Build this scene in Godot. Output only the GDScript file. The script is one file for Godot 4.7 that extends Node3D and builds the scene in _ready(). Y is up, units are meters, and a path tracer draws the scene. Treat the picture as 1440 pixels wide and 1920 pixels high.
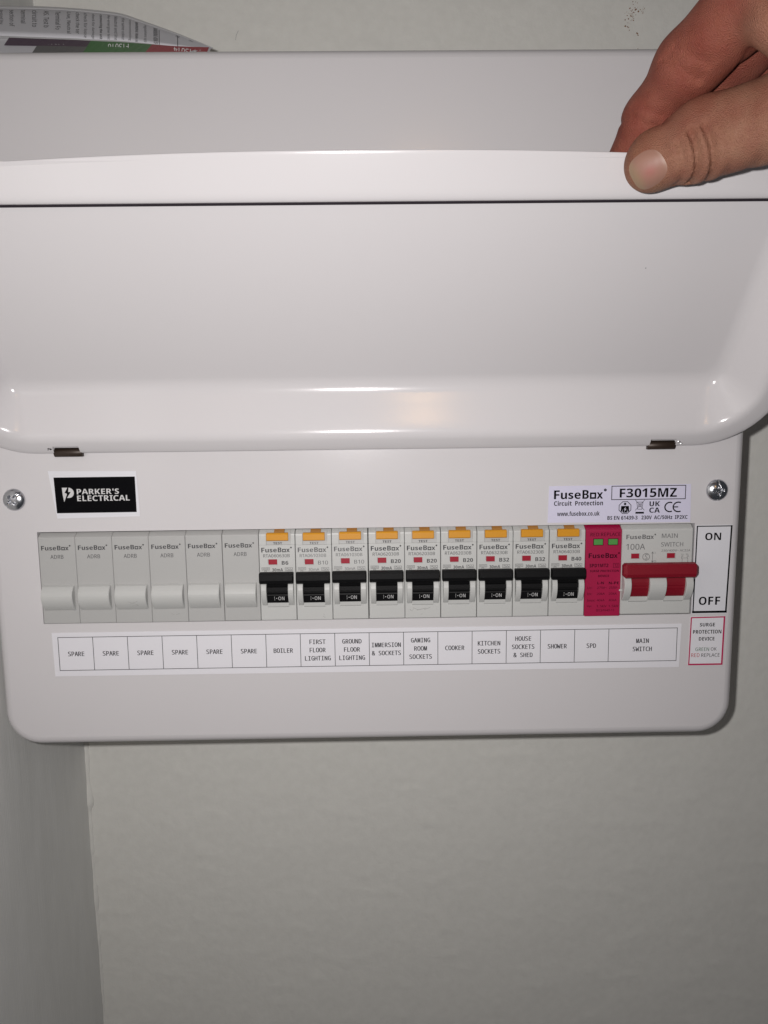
extends Node3D
# A consumer unit on a wall in a cupboard corner, its lid held up by a hand, lit by the flash beside the lens.
# All lengths below are millimetres, turned to metres by MM; x right, y up, z out of the wall; z = 0 is the face of the cover.
const MM := 0.001
const WALL_Z := -112.0
const LID_LEAN := 0.6981317      # 40 degrees out from the vertical
const PITCH := 17.8

var fonts := {}
var M := {}
var rng := RandomNumberGenerator.new()


func _ready():
	rng.seed = 7
	# ---- camera
	var cam := Camera3D.new()
	cam.name = "camera"
	cam.position = Vector3(3.269, 82.524, 371.759) * MM
	cam.rotation = Vector3(-0.138711, -0.013136, -0.011855)
	cam.fov = 67.31
	cam.near = 0.02
	cam.far = 20.0
	add_child(cam)
	# ---- surroundings and light
	var we := WorldEnvironment.new()
	we.name = "environment"
	var env := Environment.new()
	env.background_mode = Environment.BG_COLOR
	env.background_color = Color(0.036, 0.038, 0.043).linear_to_srgb()
	env.background_energy_multiplier = 1.0
	env.tonemap_mode = Environment.TONE_MAPPER_LINEAR
	env.tonemap_exposure = 1.0
	env.sdfgi_enabled = true
	env.ssao_enabled = true
	env.ssil_enabled = true
	we.environment = env
	add_child(we)
	var flash := AreaLight3D.new()
	flash.name = "flash"
	flash.area_size = Vector2(0.006, 0.006)
	flash.area_normalize_energy = true
	flash.light_energy = 0.11
	flash.light_color = Color(1.0, 0.985, 0.98)
	flash.area_range = 6.0
	flash.shadow_enabled = true
	flash.position = Vector3(3.3 - 16.0, 82.5 + 10.0, 371.0) * MM
	flash.rotation = Vector3(-0.07, -0.013, 0)
	add_child(flash)
	var lamp := OmniLight3D.new()
	lamp.name = "ceiling_lamp"
	lamp.light_color = Color(1.0, 0.78, 0.5)
	lamp.light_energy = 0.05
	lamp.light_size = 0.06
	lamp.omni_range = 6.0
	lamp.omni_attenuation = 2.0
	lamp.shadow_enabled = true
	lamp.position = Vector3(0.153, 0.67, 1.9)
	add_child(lamp)

	materials()
	walls()
	consumer_unit()
	devices()
	leaflet()
	hand()


# ------------------------------------------------------------------ helpers
func V(x: float, y: float, z: float) -> Vector3:
	return Vector3(x, y, z) * MM


func lin(r: float, g: float, b: float) -> Color:
	return Color(r, g, b).linear_to_srgb()


func mat(called: String, c: Color, rough := 0.5, metal := 0.0, spec := 0.5) -> StandardMaterial3D:
	var m := StandardMaterial3D.new()
	m.resource_name = called
	m.albedo_color = c
	m.roughness = rough
	m.metallic = metal
	m.metallic_specular = spec
	M[called] = m
	return m


func noise_tex(freq: float, oct: int, size := 512, seed_ := 1, ramp: Gradient = null, stretch := 1.0, kind := FastNoiseLite.TYPE_SIMPLEX_SMOOTH) -> ImageTexture:
	# stretch > 1 makes the pattern long in v
	var n := FastNoiseLite.new()
	n.seed = seed_
	n.noise_type = kind
	n.frequency = freq
	n.fractal_octaves = oct
	var im := n.get_seamless_image(size, size) if stretch == 1.0 else null
	if stretch != 1.0:
		var small := n.get_seamless_image(size, int(size / stretch))
		small.resize(size, size, Image.INTERPOLATE_CUBIC)
		im = small
	if ramp:
		var out := Image.create(size, size, false, Image.FORMAT_RGB8)
		for y in size:
			for x in size:
				out.set_pixel(x, y, ramp.sample(im.get_pixel(x, y).r))
		im = out
	return ImageTexture.create_from_image(im)


func grad(a: Color, b: Color, c: Color) -> Gradient:
	var g := Gradient.new()
	g.offsets = PackedFloat32Array([0.0, 0.5, 1.0])
	g.colors = PackedColorArray([a, b, c])
	return g


func relief(m: StandardMaterial3D, tex: Texture2D, cm: float, per_metre: float):
	m.heightmap_enabled = true
	m.heightmap_texture = tex
	m.heightmap_scale = cm
	m.uv1_triplanar = true
	m.uv1_scale = Vector3.ONE * per_metre


func materials():
	var peel := noise_tex(0.045, 2, 512, 3)
	var grain := noise_tex(0.02, 5, 512, 5)
	var w := mat("white_steel", lin(0.67, 0.65, 0.66), 0.15)
	relief(w, peel, 0.0007, 22.0)
	w = mat("body_steel", lin(0.66, 0.65, 0.64), 0.35)
	w = mat("grey_plastic", lin(0.55, 0.555, 0.54), 0.42)
	relief(w, noise_tex(0.2, 3, 256, 8), 0.0012, 40.0)
	w = mat("grey_plastic_warm", lin(0.45, 0.45, 0.44), 0.45)
	relief(w, noise_tex(0.2, 3, 256, 9), 0.0014, 40.0)
	mat("recess_plastic", lin(0.43, 0.435, 0.43), 0.5)
	w = mat("black_plastic", lin(0.005, 0.005, 0.0055), 0.45, 0.0, 0.28)
	relief(w, noise_tex(0.25, 3, 256, 10), 0.006, 40.0)
	mat("orange_plastic", lin(0.66, 0.29, 0.012), 0.4)
	mat("dull_orange_plastic", lin(0.42, 0.2, 0.05), 0.5)
	mat("red_window", lin(0.34, 0.012, 0.03), 0.35)
	w = mat("red_plastic", lin(0.22, 0.004, 0.015), 0.45)
	relief(w, noise_tex(0.2, 3, 256, 11), 0.003, 40.0)
	mat("magenta_plastic", lin(0.37, 0.004, 0.055), 0.45)
	mat("green_window", lin(0.09, 0.3, 0.07), 0.35)
	mat("sticker_paper", lin(0.76, 0.76, 0.8), 0.4)
	mat("lilac_paper", lin(0.69, 0.67, 0.82), 0.35)
	mat("matt_paper", lin(0.79, 0.78, 0.82), 0.6)
	mat("leaflet_paper", lin(0.68, 0.68, 0.72), 0.45)
	mat("leaflet_edge", lin(0.78, 0.78, 0.8), 0.4)
	mat("ink_grey", lin(0.075, 0.075, 0.08), 0.6, 0.0, 0.3)
	mat("ink_pale", lin(0.13, 0.13, 0.135), 0.6)
	mat("scuff_grey", lin(0.36, 0.36, 0.35), 0.6)
	mat("ink_black", lin(0.003, 0.003, 0.004), 0.6, 0.0, 0.15)
	mat("ink_white", lin(0.62, 0.62, 0.62), 0.5)
	mat("ink_card", lin(0.012, 0.012, 0.016), 0.7, 0.0, 0.2)
	mat("ink_maroon", lin(0.04, 0.003, 0.012), 0.6, 0.0, 0.2)
	mat("ink_magenta", lin(0.5, 0.012, 0.09), 0.5)
	mat("ink_green", lin(0.03, 0.14, 0.06), 0.5)
	mat("ink_red", lin(0.5, 0.05, 0.06), 0.5)
	mat("leaf_purple", lin(0.07, 0.035, 0.07), 0.4)
	mat("leaf_green", lin(0.04, 0.19, 0.035), 0.4)
	mat("leaf_red", lin(0.42, 0.01, 0.03), 0.4)
	mat("leaf_grey", lin(0.13, 0.13, 0.13), 0.4)
	mat("screw_metal", lin(0.62, 0.63, 0.66), 0.24, 1.0)
	mat("hinge_steel", lin(0.045, 0.03, 0.022), 0.45, 0.3)
	mat("bare_steel", lin(0.45, 0.45, 0.46), 0.35, 1.0)
	mat("lip_shade", lin(0.035, 0.028, 0.035), 0.7, 0.0, 0.2)  # shade of the gap under the lip, put into colour
	mat("dark_inside", lin(0.03, 0.03, 0.03), 0.8)
	# wall paint: off-white emulsion with roller texture
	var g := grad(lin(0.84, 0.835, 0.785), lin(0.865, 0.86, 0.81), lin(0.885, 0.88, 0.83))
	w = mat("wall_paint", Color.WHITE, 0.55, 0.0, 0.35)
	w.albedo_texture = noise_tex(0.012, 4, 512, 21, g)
	relief(w, grain, 0.011, 17.0)
	w.detail_enabled = false
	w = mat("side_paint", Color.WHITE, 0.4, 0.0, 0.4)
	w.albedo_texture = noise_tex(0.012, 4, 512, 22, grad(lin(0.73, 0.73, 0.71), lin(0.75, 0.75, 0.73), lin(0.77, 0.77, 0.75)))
	var brush := noise_tex(0.09, 4, 512, 23, null, 16.0)
	w.heightmap_enabled = true
	w.heightmap_texture = brush
	w.heightmap_scale = 0.01
	w.uv1_scale = Vector3(1, 1, 1)
	mat("rust", lin(0.25, 0.1, 0.03), 0.8)
	w = mat("skin", Color.WHITE, 0.58, 0.0, 0.4)
	w.vertex_color_use_as_albedo = true
	w.subsurf_scatter_enabled = false
	relief(w, noise_tex(0.11, 4, 512, 31, null, 1.0, FastNoiseLite.TYPE_CELLULAR), 0.06, 45.0)
	w = mat("nail", lin(0.36, 0.235, 0.19), 0.42)
	w.vertex_color_use_as_albedo = true
	w.albedo_color = Color.WHITE


func new_st() -> SurfaceTool:
	var st := SurfaceTool.new()
	st.begin(Mesh.PRIMITIVE_TRIANGLES)
	st.set_smooth_group(-1)
	return st


func tri_o(st: SurfaceTool, a: Vector3, b: Vector3, c: Vector3, out: Vector3):
	# a triangle whose front looks along out; points in mm
	if (a - c).cross(a - b).dot(out) < 0.0:
		var t := b
		b = c
		c = t
	st.add_vertex(a * MM)
	st.add_vertex(b * MM)
	st.add_vertex(c * MM)


func quad_o(st: SurfaceTool, a: Vector3, b: Vector3, c: Vector3, d: Vector3, out: Vector3):
	tri_o(st, a, b, c, out)
	tri_o(st, a, c, d, out)


func commit(called: String, st: SurfaceTool, material: String, parent: Node, normals := true) -> MeshInstance3D:
	if normals:
		st.generate_normals()
	var o := MeshInstance3D.new()
	o.name = called
	o.mesh = st.commit()
	o.material_override = M[material]
	parent.add_child(o, true)
	return o


func thing(called: String, label: String, category: String, at := Vector3.ZERO, group := "") -> Node3D:
	var o := Node3D.new()
	o.name = called
	add_child(o, true)
	o.position = at * MM
	o.set_meta("label", label)
	o.set_meta("category", category)
	if group:
		o.set_meta("group", group)
	return o


func cbox(st: SurfaceTool, lo: Vector3, hi: Vector3, c := 0.3):
	# a box with chamfered edges
	var mid := (lo + hi) / 2.0
	var h := (hi - lo) / 2.0
	c = minf(c, minf(h.x, minf(h.y, h.z)) * 0.9)
	var p := func(s: Vector3, axis: int) -> Vector3:
		var k := h - Vector3.ONE * c
		k[axis] = h[axis]
		return mid + k * s
	for axis in 3:
		var b := (axis + 1) % 3
		var d := (axis + 2) % 3
		for s in [-1.0, 1.0]:
			var n := Vector3.ZERO
			n[axis] = s
			var q := []
			for e in [[-1, -1], [1, -1], [1, 1], [-1, 1]]:
				var sg := Vector3.ZERO
				sg[axis] = s
				sg[b] = e[0]
				sg[d] = e[1]
				q.append(p.call(sg, axis))
			quad_o(st, q[0], q[1], q[2], q[3], n)
			for s2 in [-1.0, 1.0]:   # edge between faces axis and b
				var s0 := Vector3.ZERO
				s0[axis] = s
				s0[b] = s2
				var s_lo := s0
				var s_hi := s0
				s_lo[d] = -1
				s_hi[d] = 1
				quad_o(st, p.call(s_lo, axis), p.call(s_hi, axis), p.call(s_hi, b), p.call(s_lo, b), s0)
	for x in [-1.0, 1.0]:
		for y in [-1.0, 1.0]:
			for z in [-1.0, 1.0]:
				var sg := Vector3(x, y, z)
				tri_o(st, p.call(sg, 0), p.call(sg, 1), p.call(sg, 2), sg)


func extrude_x(st: SurfaceTool, prof: Array, x0: float, x1: float, bevel := 0.0):
	# prof: (y, z) corners of a closed outline, swept along x; the z of both ends may be drawn in by bevel
	var poly := PackedVector2Array(prof)
	var area := 0.0
	for i in poly.size():
		area += poly[i].cross(poly[(i + 1) % poly.size()])
	var sgn := 1.0 if area > 0 else -1.0
	var n := poly.size()
	var inner := poly
	if bevel > 0.0:
		var cen := Vector2.ZERO
		for q in poly:
			cen += q / n
		inner = PackedVector2Array()
		for i in n:
			var e0 := (poly[i] - poly[(i + n - 1) % n]).normalized()
			var e1 := (poly[(i + 1) % n] - poly[i]).normalized()
			var nn := (Vector2(e0.y, -e0.x) + Vector2(e1.y, -e1.x)).normalized() * sgn
			inner.append(poly[i] - nn * bevel)
	for i in n:
		var a := poly[i]
		var b := poly[(i + 1) % n]
		var d := b - a
		var out := Vector3(0, d.y, -d.x) * sgn
		quad_o(st, Vector3(x0 + bevel, a.x, a.y), Vector3(x1 - bevel, a.x, a.y), Vector3(x1 - bevel, b.x, b.y), Vector3(x0 + bevel, b.x, b.y), out)
		if bevel > 0.0:
			var ia := inner[i]
			var ib := inner[(i + 1) % n]
			quad_o(st, Vector3(x0, ia.x, ia.y), Vector3(x0, ib.x, ib.y), Vector3(x0 + bevel, b.x, b.y), Vector3(x0 + bevel, a.x, a.y), out + Vector3(-d.length(), 0, 0))
			quad_o(st, Vector3(x1, ia.x, ia.y), Vector3(x1, ib.x, ib.y), Vector3(x1 - bevel, b.x, b.y), Vector3(x1 - bevel, a.x, a.y), out + Vector3(d.length(), 0, 0))
	var ids := Geometry2D.triangulate_polygon(inner)
	for k in range(0, ids.size(), 3):
		var pa := inner[ids[k]]
		var pb := inner[ids[k + 1]]
		var pc := inner[ids[k + 2]]
		tri_o(st, Vector3(x0, pa.x, pa.y), Vector3(x0, pb.x, pb.y), Vector3(x0, pc.x, pc.y), Vector3.LEFT)
		tri_o(st, Vector3(x1, pa.x, pa.y), Vector3(x1, pb.x, pb.y), Vector3(x1, pc.x, pc.y), Vector3.RIGHT)


func font(kind: String) -> SystemFont:
	if not fonts.has(kind):
		var f := SystemFont.new()
		f.font_names = PackedStringArray(["Droid Sans Mono" if kind == "mono" else "Droid Sans"])
		f.font_weight = 700 if kind == "bold" else 400
		fonts[kind] = f
	return fonts[kind]


func put_text(st: SurfaceTool, s: String, x0: float, x1: float, y0: float, y1: float, z: float, kind := "", map = null):
	# lettering as flat print that fills the box (x0..x1, y0..y1) mm
	var t := TextMesh.new()
	t.font = font(kind)
	t.text = s
	t.font_size = 48
	t.pixel_size = 0.01
	t.depth = 0.0
	t.curve_step = 1.0
	var a := t.surface_get_arrays(0)
	var box := t.get_aabb()
	var vs: PackedVector3Array = a[Mesh.ARRAY_VERTEX]
	var lo := Vector2(INF, INF)
	var hi := -lo
	for v in vs:
		lo = lo.min(Vector2(v.x, v.y))
		hi = hi.max(Vector2(v.x, v.y))
	var ids: PackedInt32Array = a[Mesh.ARRAY_INDEX]
	for k in range(0, ids.size(), 3):
		var q := []
		for e in 3:
			var v := vs[ids[k + e]]
			var p := Vector3(lerpf(x0, x1, (v.x - lo.x) / (hi.x - lo.x)), lerpf(y0, y1, (v.y - lo.y) / (hi.y - lo.y)), z)
			q.append(map.call(p) if map != null else p)
		tri_o(st, q[0], q[1], q[2], Vector3(0, 0, 1))


func put_line(st: SurfaceTool, pts: Array, w: float, z: float, closed := false):
	# a printed stroke of width w
	var n := pts.size()
	for i in (n if closed else n - 1):
		var a: Vector2 = pts[i]
		var b: Vector2 = pts[(i + 1) % n]
		var d := (b - a).normalized()
		var s := Vector2(-d.y, d.x) * w / 2.0
		a -= d * w * 0.45
		b += d * w * 0.45
		quad_o(st, Vector3(a.x + s.x, a.y + s.y, z), Vector3(b.x + s.x, b.y + s.y, z), Vector3(b.x - s.x, b.y - s.y, z), Vector3(a.x - s.x, a.y - s.y, z), Vector3(0, 0, 1))


func put_poly(st: SurfaceTool, pts: Array, z: float):
	var poly := PackedVector2Array(pts)
	var ids := Geometry2D.triangulate_polygon(poly)
	for k in range(0, ids.size(), 3):
		tri_o(st, Vector3(poly[ids[k]].x, poly[ids[k]].y, z), Vector3(poly[ids[k + 1]].x, poly[ids[k + 1]].y, z), Vector3(poly[ids[k + 2]].x, poly[ids[k + 2]].y, z), Vector3(0, 0, 1))


func rect(x0: float, x1: float, y0: float, y1: float) -> Array:
	return [Vector2(x0, y0), Vector2(x1, y0), Vector2(x1, y1), Vector2(x0, y1)]


func arc(c: Vector2, rx: float, ry: float, a0: float, a1: float, n := 14) -> Array:
	var q := []
	for i in n + 1:
		var a := deg_to_rad(lerpf(a0, a1, float(i) / n))
		q.append(c + Vector2(cos(a) * rx, sin(a) * ry))
	return q


func put_logo(st: SurfaceTool, x0: float, x1: float, y0: float, y1: float, z: float, kind := ""):
	# the maker's word with its square o and the small ring after it
	var w := x1 - x0
	var h := y1 - y0
	put_text(st, "F", x0, x0 + w * 0.115, y0, y1, z, kind)
	put_text(st, "use", x0 + w * 0.14, x0 + w * 0.545, y0 - h * 0.015, y0 + h * 0.73, z, kind)
	put_text(st, "B", x0 + w * 0.58, x0 + w * 0.71, y0, y1, z, kind)
	put_line(st, rect(x0 + w * 0.75, x0 + w * 0.845, y0 + h * 0.08, y0 + h * 0.62), h * (0.19 if kind == "bold" else 0.15), z, true)
	put_text(st, "x", x0 + w * 0.872, x1, y0, y0 + h * 0.72, z, kind)
	put_line(st, arc(Vector2(x1 + w * 0.045, y1 - h * 0.02), w * 0.017, w * 0.017, 0, 360, 10), w * (0.02 if kind == "bold" else 0.012), z + 0.01)


func rounded(hx0: float, hx1: float, y0: float, y1: float, r: float, n := 8) -> PackedVector2Array:
	var q := PackedVector2Array()
	for e in [[hx1 - r, y1 - r, 0.0], [hx0 + r, y1 - r, 90.0], [hx0 + r, y0 + r, 180.0], [hx1 - r, y0 + r, 270.0]]:
		for i in n + 1:
			var a := deg_to_rad(e[2] + 90.0 * i / n)
			q.append(Vector2(e[0] + cos(a) * r, e[1] + sin(a) * r))
	return q


# ------------------------------------------------------------------ the walls
func grid_mesh(xs: Array, ys: Array, at, uv) -> ArrayMesh:
	var vs := PackedVector3Array()
	var uvs := PackedVector2Array()
	var ids := PackedInt32Array()
	for y in ys:
		for x in xs:
			vs.append(at.call(x, y) * MM)
			uvs.append(uv.call(x, y))
	var w := xs.size()
	for j in ys.size() - 1:
		for i in w - 1:
			var k := j * w + i
			for e in [k, k + w, k + 1, k + 1, k + w, k + w + 1]:
				ids.append(e)
	var ns := PackedVector3Array()
	ns.resize(vs.size())
	for k in range(0, ids.size(), 3):
		var a := vs[ids[k]]
		var n := (a - vs[ids[k + 2]]).cross(a - vs[ids[k + 1]])
		for e in 3:
			ns[ids[k + e]] += n
	for i in ns.size():
		ns[i] = ns[i].normalized()
	var ar := []
	ar.resize(Mesh.ARRAY_MAX)
	ar[Mesh.ARRAY_VERTEX] = vs
	ar[Mesh.ARRAY_NORMAL] = ns
	ar[Mesh.ARRAY_TEX_UV] = uvs
	ar[Mesh.ARRAY_INDEX] = ids
	var m := ArrayMesh.new()
	m.add_surface_from_arrays(Mesh.PRIMITIVE_TRIANGLES, ar)
	return m


func span(stops: Array) -> Array:
	# stops: [start, [end, step], [end, step] ...]
	var q := [float(stops[0])]
	for e in stops.slice(1):
		var from: float = q[-1]
		var n := maxi(1, roundi((e[0] - from) / e[1]))
		for i in n:
			q.append(from + (e[0] - from) * (i + 1) / n)
	return q


func walls():
	var n1 := FastNoiseLite.new()
	n1.seed = 4
	n1.frequency = 0.02
	n1.fractal_octaves = 3
	var n2 := FastNoiseLite.new()
	n2.seed = 9
	n2.frequency = 0.11
	n2.fractal_octaves = 3
	var n3 := FastNoiseLite.new()
	n3.seed = 14
	n3.frequency = 0.05
	n3.fractal_octaves = 2
	# back wall: skim plaster that is not quite flat, with old drips under the paint
	var xs := span([-190.0, [340.0, 3.0], [900.0, 80.0]])
	var ys := span([-1300.0, [-440.0, 60.0], [-80.0, 2.6], [240.0, 16.0], [340.0, 3.0], [1000.0, 60.0]])
	var back := MeshInstance3D.new()
	back.name = "wall"
	back.mesh = grid_mesh(xs, ys, func(x, y):
		var h: float = n1.get_noise_2d(x, y) * 0.3 + n2.get_noise_2d(x * 0.6, y * 1.5) * 0.09
		h += maxf(0.0, n3.get_noise_2d(x * 0.5, y * 1.4) - 0.3) * 0.9
		return Vector3(x, y, WALL_Z + h), func(x, y): return Vector2(x, y) / 110.0)
	back.material_override = M.wall_paint
	back.set_meta("kind", "structure")
	add_child(back)
	# side wall on the left: brushed gloss
	var zs := span([WALL_Z - 2.0, [60.0, 3.0], [900.0, 60.0]])
	var side := MeshInstance3D.new()
	side.name = "wall_left"
	side.mesh = grid_mesh(zs, ys, func(z, y):
		var d := absf(z - WALL_Z)
		return Vector3(-189.5 + n1.get_noise_2d(z + 300.0, y * 0.3) * 0.7 + n2.get_noise_2d(z, y * 0.1) * 0.1 - 0.0 * d, y, z), func(z, y): return Vector2(z / 60.0, y / 260.0))
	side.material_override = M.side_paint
	side.set_meta("kind", "structure")
	add_child(side)
	# filler squeezed into the corner, painted over
	var st := new_st()
	st.set_smooth_group(0)
	var rings := []
	for i in 260:
		var y := -440.0 + i * 3.1
		var r := 1.9 + 0.6 * n3.get_noise_1d(y * 1.3) + 0.7 * n2.get_noise_1d(y * 2.0)
		var bump := exp(-pow((y + 175.0) / 8.0, 2)) * 1.8 + exp(-pow((y + 245.0) / 7.0, 2)) * 1.2 + exp(-pow((y + 128.0) / 22.0, 2)) * 1.2
		r = maxf(0.9, r + bump)
		var ring := []
		for k in 7:
			var a := deg_to_rad(-12.0 + 114.0 * k / 6.0)
			ring.append(Vector3(-190.0 + cos(a) * r * 1.15 + 0.5 * n2.get_noise_1d(y), y, WALL_Z - 0.6 + sin(a) * r * 0.8))
		rings.append(ring)
	for i in rings.size() - 1:
		for k in 6:
			quad_o(st, rings[i][k], rings[i][k + 1], rings[i + 1][k + 1], rings[i + 1][k], Vector3(1, 0, 1))
	commit("corner_filler", st, "wall_paint", back)
	# rust spots and a hair mark on the back wall
	st = new_st()
	var spots := [[158.0, 306.5, 2.0, 34], [160.0, 311.0, 2.2, 12], [155.8, 301.0, 1.2, 9], [161.7, 295.8, 0.5, 3], [164.5, 309.5, 1.0, 8], [159.0, 318.0, 0.8, 4], [162.2, 288.0, 0.4, 2]]
	for s in spots:
		for i in s[3]:
			var c := Vector2(s[0] + rng.randfn() * s[2] * 0.7, s[1] + rng.randfn() * s[2])
			var r := rng.randf_range(0.14, 0.48)
			var q := []
			for k in 6:
				q.append(c + Vector2.from_angle(k * TAU / 6) * r * rng.randf_range(0.4, 1.3))
			var z := WALL_Z + 0.25 + n1.get_noise_2d(c.x, c.y) * 0.3 + n2.get_noise_2d(c.x * 0.6, c.y * 1.5) * 0.16 + maxf(0.0, n3.get_noise_2d(c.x * 0.5, c.y * 1.4) - 0.3) * 1.3
			for k in 6:
				tri_o(st, Vector3(c.x, c.y, z + 0.15), Vector3(q[k].x, q[k].y, z - 0.1), Vector3(q[(k + 1) % 6].x, q[(k + 1) % 6].y, z - 0.1), Vector3(0, 0, 1))
	commit("rust_stain", st, "rust", back)
	st = new_st()
	for h in [[[-73.6, 294.0], [-73.2, 296.5], [-71.9, 299.0]]]:
		var q := []
		for e in h:
			q.append(Vector2(e[0], e[1]))
		put_line(st, q, 0.22, WALL_Z + 0.6)
	commit("scratch", st, "recess_plastic", back)


# ------------------------------------------------------------------ the consumer unit
func consumer_unit():
	var unit := thing("consumer_unit", "white steel consumer unit on the wall with its lid held open", "fuse box", Vector3.ZERO)
	# cover: front sheet with its window, rolled edges and returned sides
	var st := new_st()
	st.set_smooth_group(0)
	var X0 := -184.3
	var X1 := 184.3
	var Y0 := -86.5
	var Y1 := 242.0
	var R := 17.0
	var win := rect(-160.9, 161.1, -23.0, 23.0)
	# flat face: between the outline drawn in by the edge radius and the window
	var er := 4.5
	var outline := rounded(X0 + er, X1 - er, Y0 + er, Y1 - er, R - er)
	var dirs := []
	for p in outline:
		dirs.append(p.angle())
	for p in win:
		dirs.append(p.angle())
	dirs.sort()
	var hit := func(poly: Array, a: float) -> Vector2:
		var d := Vector2.from_angle(a) * 1000.0
		var best := Vector2.ZERO
		for i in poly.size():
			var r = Geometry2D.segment_intersects_segment(Vector2.ZERO, d, poly[i], poly[(i + 1) % poly.size()])
			if r != null and r.length() > best.length():
				best = r
		return best
	var oo := []
	var ii := []
	for a in dirs:
		oo.append(hit.call(Array(outline), a))
		ii.append(hit.call(win, a))
	var n := dirs.size()
	var flat := new_st()
	for i in n:
		var j := (i + 1) % n
		for s in [[oo[i], oo[j], ii[j]], [oo[i], ii[j], ii[i]]]:
			tri_o(flat, Vector3(s[0].x, s[0].y, 0), Vector3(s[1].x, s[1].y, 0), Vector3(s[2].x, s[2].y, 0), Vector3(0, 0, 1))
	# rolled edge
	var prev := []
	var steps := []
	for k in 7:
		var a := deg_to_rad(15.0 * k)
		steps.append([er * (1.0 - sin(a)), -er * (1.0 - cos(a))])
	steps.append([0.0, -30.0])
	for s in steps:
		var ring := rounded(X0 + s[0], X1 - s[0], Y0 + s[0], Y1 - s[0], R - s[0])
		var cur := []
		for p in ring:
			cur.append(Vector3(p.x, p.y, s[1]))
		if prev:
			for i in cur.size():
				var j := (i + 1) % cur.size()
				var c := Vector3(0, clampf(cur[i].y, Y0 + R, Y1 - R), -10)
				quad_o(st, prev[i], prev[j], cur[j], cur[i], Vector3(cur[i].x - clampf(cur[i].x, X0 + R, X1 - R), cur[i].y - c.y, 4.0))
		prev = cur
	# window returns
	for i in 4:
		var a: Vector2 = win[i]
		var b: Vector2 = win[(i + 1) % 4]
		st.set_smooth_group(-1)
		quad_o(st, Vector3(a.x, a.y, 0), Vector3(b.x, b.y, 0), Vector3(b.x, b.y, -6), Vector3(a.x, a.y, -6), -Vector3((a.x + b.x) / 2 * 0.01, (a.y + b.y) / 2, 0))
	st.generate_normals()
	flat.generate_normals()
	var am := st.commit()
	flat.commit(am)
	var cover := MeshInstance3D.new()
	cover.name = "cover"
	cover.mesh = am
	cover.material_override = M.white_steel
	unit.add_child(cover)
	# back box
	st = new_st()
	var t := 1.5
	var bx := [X0 + 5.6, X1 - 5.6, Y0 + 5.6, Y1 - 5.6]
	cbox(st, Vector3(bx[0], bx[2], WALL_Z + 1.0), Vector3(bx[1], bx[3], WALL_Z + 3.0), 0.2)
	cbox(st, Vector3(bx[0], bx[2], WALL_Z + 3.0), Vector3(bx[0] + t, bx[3], -8), 0.2)
	cbox(st, Vector3(bx[1] - t, bx[2], WALL_Z + 3.0), Vector3(bx[1], bx[3], -8), 0.2)
	cbox(st, Vector3(bx[0] + t, bx[2], WALL_Z + 3.0), Vector3(bx[1] - t, bx[2] + t, -8), 0.2)
	cbox(st, Vector3(bx[0] + t, bx[3] - t, WALL_Z + 3.0), Vector3(bx[1] - t, bx[3], -8), 0.2)
	commit("back_box", st, "body_steel", unit)
	lid(unit)
	screw(unit, Vector3(-170.6, 39.1, 0), 42.0, "bright cross-head screw at the left of the window row")
	screw(unit, Vector3(171.2, 39.2, 0), 94.0, "bright cross-head screw beside the rating sticker")
	stickers(unit)


func lp(x: float, u: float, w: float) -> Vector3:
	# lid coordinates (u along its panel away from the hinge, w out of its open side) to the unit's
	var c := cos(LID_LEAN)
	var s := sin(LID_LEAN)
	return Vector3(x, 68.0 + u * c - w * s, 8.0 + u * s + w * c)


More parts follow.
